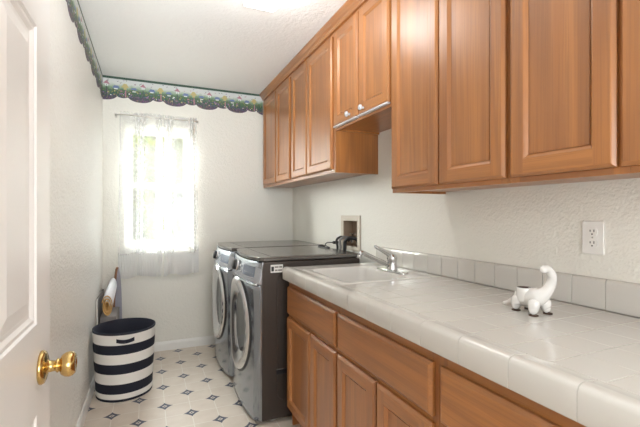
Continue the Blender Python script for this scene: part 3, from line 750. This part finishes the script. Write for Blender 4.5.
# ------------------------------------------------------------------ washer and dryer
def machine(name, yc, xb, xf0, label, cat, dryer):
    w = .343; H = .985
    t = thing(name, (.95, yc, 0), label, cat, 'front-loading laundry machines')
    def px(dy, z=0):
        x = xf0-.036*(1-(dy/w)**2)
        r = abs(dy)/w
        if r > .93: x += .022*((r-.93)/.07)**2
        if z > .83: x += .024*((z-.83)/.135)
        return x
    N = 28
    def sheet(m, z0, z1, nz, off=0, mi=0, hole=False):
        vs = []
        for j in range(nz+1):
            z = z0+(z1-z0)*j/nz; vs.append([m.bm.verts.new((px(-w+2*w*i/N, z)+off, yc-w+2*w*i/N, z)) for i in range(N+1)])
        for j in range(nz):
            for i in range(N):
                cy, cz = (-w+2*w*(i+.5)/N)/.215, (z0+(z1-z0)*(j+.5)/nz-.535)/.255
                if hole and cy*cy+cz*cz < 1: continue
                f = m.bm.faces.new([vs[j][i], vs[j][i+1], vs[j+1][i+1], vs[j+1][i]]); f.smooth = True; f.material_index = mi
        # rims going back to the body
        for row in (vs[0], vs[-1]):
            b = [m.bm.verts.new((xf0+.032, v.co.y, v.co.z)) for v in row]
            for i in range(N): f = m.bm.faces.new([row[i], row[i+1], b[i+1], b[i]]); f.material_index = mi
        for k in (0, -1):
            for j in range(nz):
                a, b = vs[j][k], vs[j+1][k]
                f = m.bm.faces.new([a, b, m.bm.verts.new((xf0+.032, b.co.y, b.co.z)), m.bm.verts.new((xf0+.032, a.co.y, a.co.z))]); f.material_index = mi
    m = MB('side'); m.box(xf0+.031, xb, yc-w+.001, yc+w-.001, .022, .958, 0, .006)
    # embossed side outline
    for s in (-1, 1):
        Y = yc+s*(w-.0005); rect = rr(.705, xb-.06, .13, .90, .05, 0, 5)
        pts = [(x, Y, z) for x, z, _ in rect]; pts.append(pts[0]); m.tube(pts, .0022, 6, 0, caps=False)
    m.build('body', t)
    m = MB('graph'); sheet(m, .028, .822, 30, hole=True); m.build('front_panel', t)
    m = MB('silver'); sheet(m, .828, .958, 8, -.005)
    m.build('control_panel', t)
    m = MB('ring'); pts = [(px(-w*.985+2*w*.985*i/N, .826)-.006, yc-w*.985+2*w*.985*i/N, .826) for i in range(N+1)]; m.tube(pts, .0035, 6); m.build('trim_strip', t)
    # lid
    m = MB('lid'); top = [(px(-w+2*w*i/N, .97)-.001, yc-w+2*w*i/N, .961) for i in range(N+1)] + [(xb+.004, yc+w, .961), (xb+.004, yc-w, .961)]
    m.prism(top, (0, 0, H-.961)); lid = m.build('lid', t)
    bv = lid.modifiers.new('b', 'BEVEL'); bv.width = .006; bv.segments = 3; bv.limit_method = 'ANGLE'; bv.angle_limit = math.radians(50)
    m = MB('lid'); m.box(.68, xb-.04, yc-w+.035, yc+w-.035, H-.002, H+.0015, 0, .001, 1); m.build('lid_inset', t)
    # door: ring following the bowed front
    zc = .535
    def bowl(m, prof, n=64, mi=0, cap=True):
        rings = []
        for ry, rz, h in prof:
            if ry == 0: rings.append([m.bm.verts.new((px(0)-h, yc, zc))]); continue
            rings.append([m.bm.verts.new((px(ry*math.cos(2*PI*k/n))-h, yc+ry*math.cos(2*PI*k/n), zc+rz*math.sin(2*PI*k/n))) for k in range(n)])
        for a, b in zip(rings, rings[1:]):
            for k in range(n):
                q = [a[k], b[0], a[(k+1) % n]] if len(b) == 1 else [a[k], b[k], b[(k+1) % n], a[(k+1) % n]]
                f = m.bm.faces.new(q); f.smooth = True; f.material_index = mi
    m = MB('black'); bowl(m, [(.270, .313, .0), (.268, .311, .007), (.259, .302, .008)]); dg = m.build('door_gasket', t)
    m = MB('ring'); bowl(m, [(.258, .301, .002), (.256, .299, .012), (.248, .290, .020), (.238, .280, .023), (.222, .264, .020), (.160, .200, -.008), (.150, .190, -.016)])
    d_ = m.build('door', t, loc=(px(0)-.02, yc, zc), label='round silver-rimmed door')
    m = MB('glass_dark'); bowl(m, [(.152, .192, -.012), (.110, .140, -.018), (.05, .06, -.021), (0, 0, -.022)]); m.build('door_glass', d_)
    # knob, display, buttons
    zk = .898; yk = yc+.075
    X = px(.075, zk)-.005
    m = MB('black', 'ring'); m.lathe((X+.002, yk, zk), (-1, 0, .2), [(.040, 0), (.040, .008), (.036, .011)], 32, 1)
    m.lathe((X+.002, yk, zk), (-1, 0, .2), [(.034, .008), (.033, .026), (.030, .030), (0, .031)], 32, 0); m.build('control_knob', t)
    m = MB('lcd', 'plate'); ds = []
    n = 8; ya, yb = yc-.300, yc-.105
    for i in range(n):
        y0, y1 = ya+(yb-ya)*i/n, ya+(yb-ya)*(i+1)/n
        m.face([(px(y0-yc, .865)-.0065, y0, .865), (px(y1-yc, .865)-.0065, y1, .865), (px(y1-yc, .925)-.0065, y1, .925), (px(y0-yc, .925)-.0065, y0, .925)])
        m.face([(px(y0-yc, .865)-.0050, y0, .865), (px(y1-yc, .865)-.0050, y1, .865), (px(y1-yc, .925)-.0050, y1, .925), (px(y0-yc, .925)-.0050, y0, .925)])
    for i in range(5):
        y0 = ya+.02+.035*i; m.face([(px(y0-yc, .885)-.0068, y0, .885), (px(y0-yc, .885)-.0068, y0+.018, .885), (px(y0-yc, .889)-.0068, y0+.018, .889), (px(y0-yc, .889)-.0068, y0, .889)], 1)
    m.build('display', t)
    for i, s in enumerate((-1, 1)):
        yy = yc+.165
        m = MB('ring'); m.lathe((px(-.05, .87)-.004, yc-.055, .875+.035*i), (-1, 0, .2), [(.007, 0), (.007, .004), (0, .005)], 12); m.build('button', t)
    for x in (.69, xb-.05):
        for s in (-1, 1):
            m = MB('pale'); m.lathe((x, yc+s*(w-.05), 0), (0, 0, 1), [(0, 0), (.018, 0), (.018, .010), (.010, .014), (.010, .030), (0, .030)], 14); m.build('foot', t)
    if dryer:
        Y = yc-w
        m = MB('plate', 'black', 'grey'); m.box(.664, .740, Y-.0014, Y-.0002, .894, .941)
        m.box(.668, .684, Y-.0018, Y-.0015, .902, .930, 1)
        for k, (a, b) in enumerate(((.688, .712), (.716, .736), (.690, .706), (.709, .734))):
            z = .922 if k < 2 else .903; m.box(a, b, Y-.0018, Y-.0015, z, z+.009, 2)
        m.build('sticker', t, label='white label with dark print')
        m = MB('black'); m.box(.700, .790, Y-.003, Y+.004, .286, .318, 0, .004); m.build('side_grip', t)
    return t
machine('dryer', 2.588, 1.268, .580, 'dark graphite front-loading dryer nearer the camera, next to the oak base cabinets', 'dryer', True)
machine('washing_machine', 3.288, 1.335, .558, 'dark graphite front-loading washing machine farther away, by the window wall', 'washing machine', False)

# ------------------------------------------------------------------ hamper and the things in the corner
hx, hy, hh = -.150, 3.085, .458
t = thing('laundry_hamper', (hx, hy, 0), 'round navy and white striped fabric laundry hamper on the floor by the left wall', 'hamper')
def rad(z): return .178+.022*(z/hh)
m = MB('canvas', 'navy'); zz = [0, .017, .052, .117, .184, .250, .315, .378, .445, .458]; cm = [1, 0, 1, 0, 1, 0, 1, 0, 1]
prof = []; mis = []
for i in range(len(zz)-1):
    for k in range(3):
        z = zz[i]+(zz[i+1]-zz[i])*k/3; prof.append((rad(z)+.0008*math.sin(z*60), z+.0005)); mis.append(cm[i])
prof.append((rad(hh), hh)); mis.append(1)
prof += [(rad(hh)-.004, hh+.002), (rad(hh)-.008, hh), (rad(hh)-.009, .30), (rad(.1)-.009, .1), (rad(0)-.009, .012), (0, .012)]; mis += [1]*6
m.lathe((hx, hy, 0), (0, 0, 1), prof, 56, mis=mis, sx=1.0, sy=1.02); m.build('basket', t)
m = MB('navy'); a0 = math.radians(-86); pts = []
for k in range(9):
    a = a0+math.radians(-15+30*k/8); b = math.sin(PI*k/8)*.012; rr_ = rad(.42)*1.01+.004+b; pts.append((hx+rr_*math.cos(a), hy+rr_*math.sin(a), .412-.006*math.sin(PI*k/8)))
for p, q in zip(pts, pts[1:]):
    P0, Q0 = Vector(p), Vector(q); m.prism([P0+Vector((0, 0, -.012)), Q0+Vector((0, 0, -.012)), Q0+Vector((0, 0, .012)), P0+Vector((0, 0, .012))], ((P0.x-hx)*.02, (P0.y-hy)*.02, 0))
m.build('handle', t)
# crumpled cloth inside
m = MB('cotton'); r = random.Random(4); n = 20; vs = []
for j in range(n+1):
    row = []
    for i in range(n+1):
        u, v = (i/n-.5)*.26, (j/n-.5)*.24
        z = .378+.018*math.sin(u*30+2)*math.cos(v*26)+.010*math.sin(u*60+v*50) - 2.2*(u*u+v*v)
        row.append(m.bm.verts.new((hx+u, hy+v, z)))
    vs.append(row)
for j in range(n):
    for i in range(n): f = m.bm.faces.new([vs[j][i], vs[j][i+1], vs[j+1][i+1], vs[j+1][i]]); f.smooth = True
o = m.build('white_cloth', loc=(hx, hy, .38), label='crumpled white cloth inside the striped hamper', cat='cloth')
sd = o.modifiers.new('s', 'SOLIDIFY'); sd.thickness = .006

# low grey carton in the corner, with the rolled mat on it
m = MB('grey', 'pale'); m.box(-.335, -.222, 3.40, 3.74, 0, .455, 0, .004); m.box(-.336, -.221, 3.399, 3.741, .300, .306, 1)
m.build('storage_box', loc=(-.28, 3.57, 0), label='narrow grey box in the corner under the rolled mat', cat='box')
m = MB('grey', 'pale')
def lean(y0, y1, x0, x1, z1, th):
    m.prism([(x0, y0, 0), (x0+th, y0, 0), (x1+th, y0, z1), (x1, y0, z1)], (0, y1-y0, 0), 0)
    m.prism([(x0-.0008, y0-.004, 0), (x0+th+.0008, y0-.004, 0), (x1+th+.0008, y0-.004, z1+.003), (x1-.0008, y0-.004, z1+.003)], (0, .010, 0), 1)
lean(3.36, 3.82, -.351, -.3555, .60, .010)
m.build('leaning_panel', loc=(-.35, 3.6, 0), label='thin grey panel with a pale edge leaning flat against the left wall', cat='panel')
# rolled mat : flattened spiral
t = thing('rolled_mat', (-.283, 3.5, .47), 'rolled tan and white mat lying in the corner, its spiral end toward the camera', 'mat')
A = Vector((-.281, 3.345, .548)); B = Vector((-.268, 3.72, .640)); ax = (B-A)
m = MB('tan', 'cotton'); turns = 2.6; n = 90; th = .0055
def sp(k, off, end):
    a = -PI*.3+2*PI*turns*k/n; rr_ = .010+.031*k/n+off
    s_ = 1 if end == 0 else .80
    return (A if end == 0 else B) + Vector((math.cos(a)*rr_*.86*s_, 0, math.sin(a)*rr_*1.85*s_))
ro = [[m.bm.verts.new(sp(k, off, e)) for k in range(n+1)] for off, e in ((0, 0), (th, 0), (th, 1), (0, 1))]
for q in range(4):
    a, b = ro[q], ro[(q+1) % 4]
    for k in range(n): f = m.bm.faces.new([a[k], a[k+1], b[k+1], b[k]]); f.smooth = q in (1, 3); f.material_index = 1 if q == 1 else 0
m.build('mat_roll', t)
# narrow tapered board standing on end in the corner
t = thing('ironing_board', (-.238, 3.80, 0), 'narrow blue-grey board with brown edge standing on end in the corner below the curtain', 'board')
def taper(s, off):
    out = []
    for z, hw in ((0.0, .034), (.30, .034), (.50, .031), (.64, .025), (.72, .018), (.765, .012), (.782, .004)): out.append((z*s, hw))
    return out
pr = taper(1, 0); cx = -.238
m = MB('bluegrey'); poly = [(cx+h, 3.752+(z*.045), z) for z, h in pr] + [(cx-h+.010 if h > .015 else cx-h, 3.752+(z*.045), z) for z, h in reversed(pr)]
m.prism(poly, (0, .022, 0)); m.build('board_cover', t)
m = MB('brown')
pts = [(cx-h+.004, 3.758+z*.045, z) for z, h in pr]; m.tube(pts, .011, 8); m.build('board_edge', t, label='brown edge')

# ------------------------------------------------------------------ ceiling lamp (one, in view)
def lamp(cx, cy, label):
    t = thing('ceiling_light', (cx, cy, ZC), label, 'ceiling light')
    P = [(.083, .19), (.125, .06), (.125, -.06), (.083, -.19), (-.083, -.19), (-.125, -.06), (-.125, .06), (-.083, .19)]
    m = MB('plate'); m.prism([(cx+x*1.02, cy+y*1.02, ZC-.014) for x, y in P], (0, 0, .0135)); m.build('lamp_base', t)
    m = MB('lamp'); a = [(cx+x, cy+y, ZC-.0145) for x, y in P]; b = [(cx+x, cy+y, ZC-.052) for x, y in P]; c = [(cx+x*.9, cy+y*.94, ZC-.060) for x, y in P]
    loft(m, [a, b, c]); m.build('diffuser', t)
lamp(.566, 1.957, 'glowing white ceiling light near the top of the picture')


# ------------------------------------------------------------------ light, world, camera
wd = bpy.data.worlds.new('sky'); scn.world = wd; wd.use_nodes = True
bg = wd.node_tree.nodes['Background']; bg.inputs[0].default_value = (.88, .94, 1, 1); bg.inputs[1].default_value = 1.7
sn = bpy.data.lights.new('sun', 'SUN'); sn.energy = 1.2; sn.angle = .01; sn.color = (1, .95, .85)
so = bpy.data.objects.new('sun', sn); COL.objects.link(so); so.location = (0, 0, 6)
so.rotation_euler = Vector((.25, .75, -.62)).to_track_quat('-Z', 'Y').to_euler()
def area(name, loc, sz, en, col):
    l = bpy.data.lights.new(name, 'AREA'); l.energy = en; l.size = sz; l.color = col
    o = bpy.data.objects.new(name, l); COL.objects.link(o); o.location = loc; return o
def aim(o, tgt): o.rotation_euler = (Vector(tgt)-o.location).to_track_quat('-Z', 'Y').to_euler()
pl_ = bpy.data.lights.new('ceiling_lamp_light', 'POINT'); pl_.energy = .5; pl_.shadow_soft_size = .07; pl_.color = (1, .95, .90)
po = bpy.data.objects.new('ceiling_lamp_light', pl_); COL.objects.link(po); po.location = (.566, 1.957, ZC-.14)
o = area('entry_fill', (.35, YF+.04, 1.25), 1.2, 8, (.96, .98, 1)); o.rotation_euler = (PI/2, 0, 0)  # soft fill added behind the camera, no such lamp in the room
sp_ = bpy.data.lights.new('bounced_flash', 'SPOT'); sp_.energy = 46; sp_.spot_size = math.radians(88); sp_.spot_blend = 1; sp_.shadow_soft_size = .12; sp_.color = (.88, .96, 1)
o = bpy.data.objects.new('bounced_flash', sp_); COL.objects.link(o); o.location = (.26, .40, 1.60); aim(o, (.40, 2.5, 2.75))
o = area('window_fill', (.3, 5.7, 3.7), 2.2, 260, (.95, .98, 1)); aim(o, (.45, 3.0, 1.0))  # unseen area lamp above the window, added to brighten floor and machines
o = area('window_side_fill', (-2.1, 5.9, 2.5), 1.6, 330, (1, .99, .96)); aim(o, (.3, 3.6, 1.4))  # unseen lamp off to the window's side, added to lift the right wall
o = area('entry_bounce_fill', (.50, -.75, 1.25), .5, 1.5, (.92, .97, 1)); o.rotation_euler = (PI*.94, 0, 0)  # upward fill added behind the camera, thrown at the ceiling
area('hall_fill', (-.95, 0, ZC-.03), .4, 4, (.95, .97, 1))  # fill added to brighten the hall, no fixture hangs there

cam = bpy.data.cameras.new('camera'); co = bpy.data.objects.new('camera', cam); COL.objects.link(co); scn.camera = co
co.location = (0, 0, 1.245); co.rotation_euler = (PI/2, 0, -math.atan(172/393))
cam.sensor_width = 36; cam.lens = 36*393/640; cam.clip_start = .02
scn.view_settings.view_transform = 'Standard'; scn.view_settings.look = 'None'; scn.view_settings.exposure = 1.9; scn.view_settings.gamma = 1
scn.view_settings.use_curve_mapping = False
scn.cycles.max_bounces = 12; scn.cycles.diffuse_bounces = 6; scn.cycles.transparent_max_bounces = 16
scn.cycles.use_denoising = True
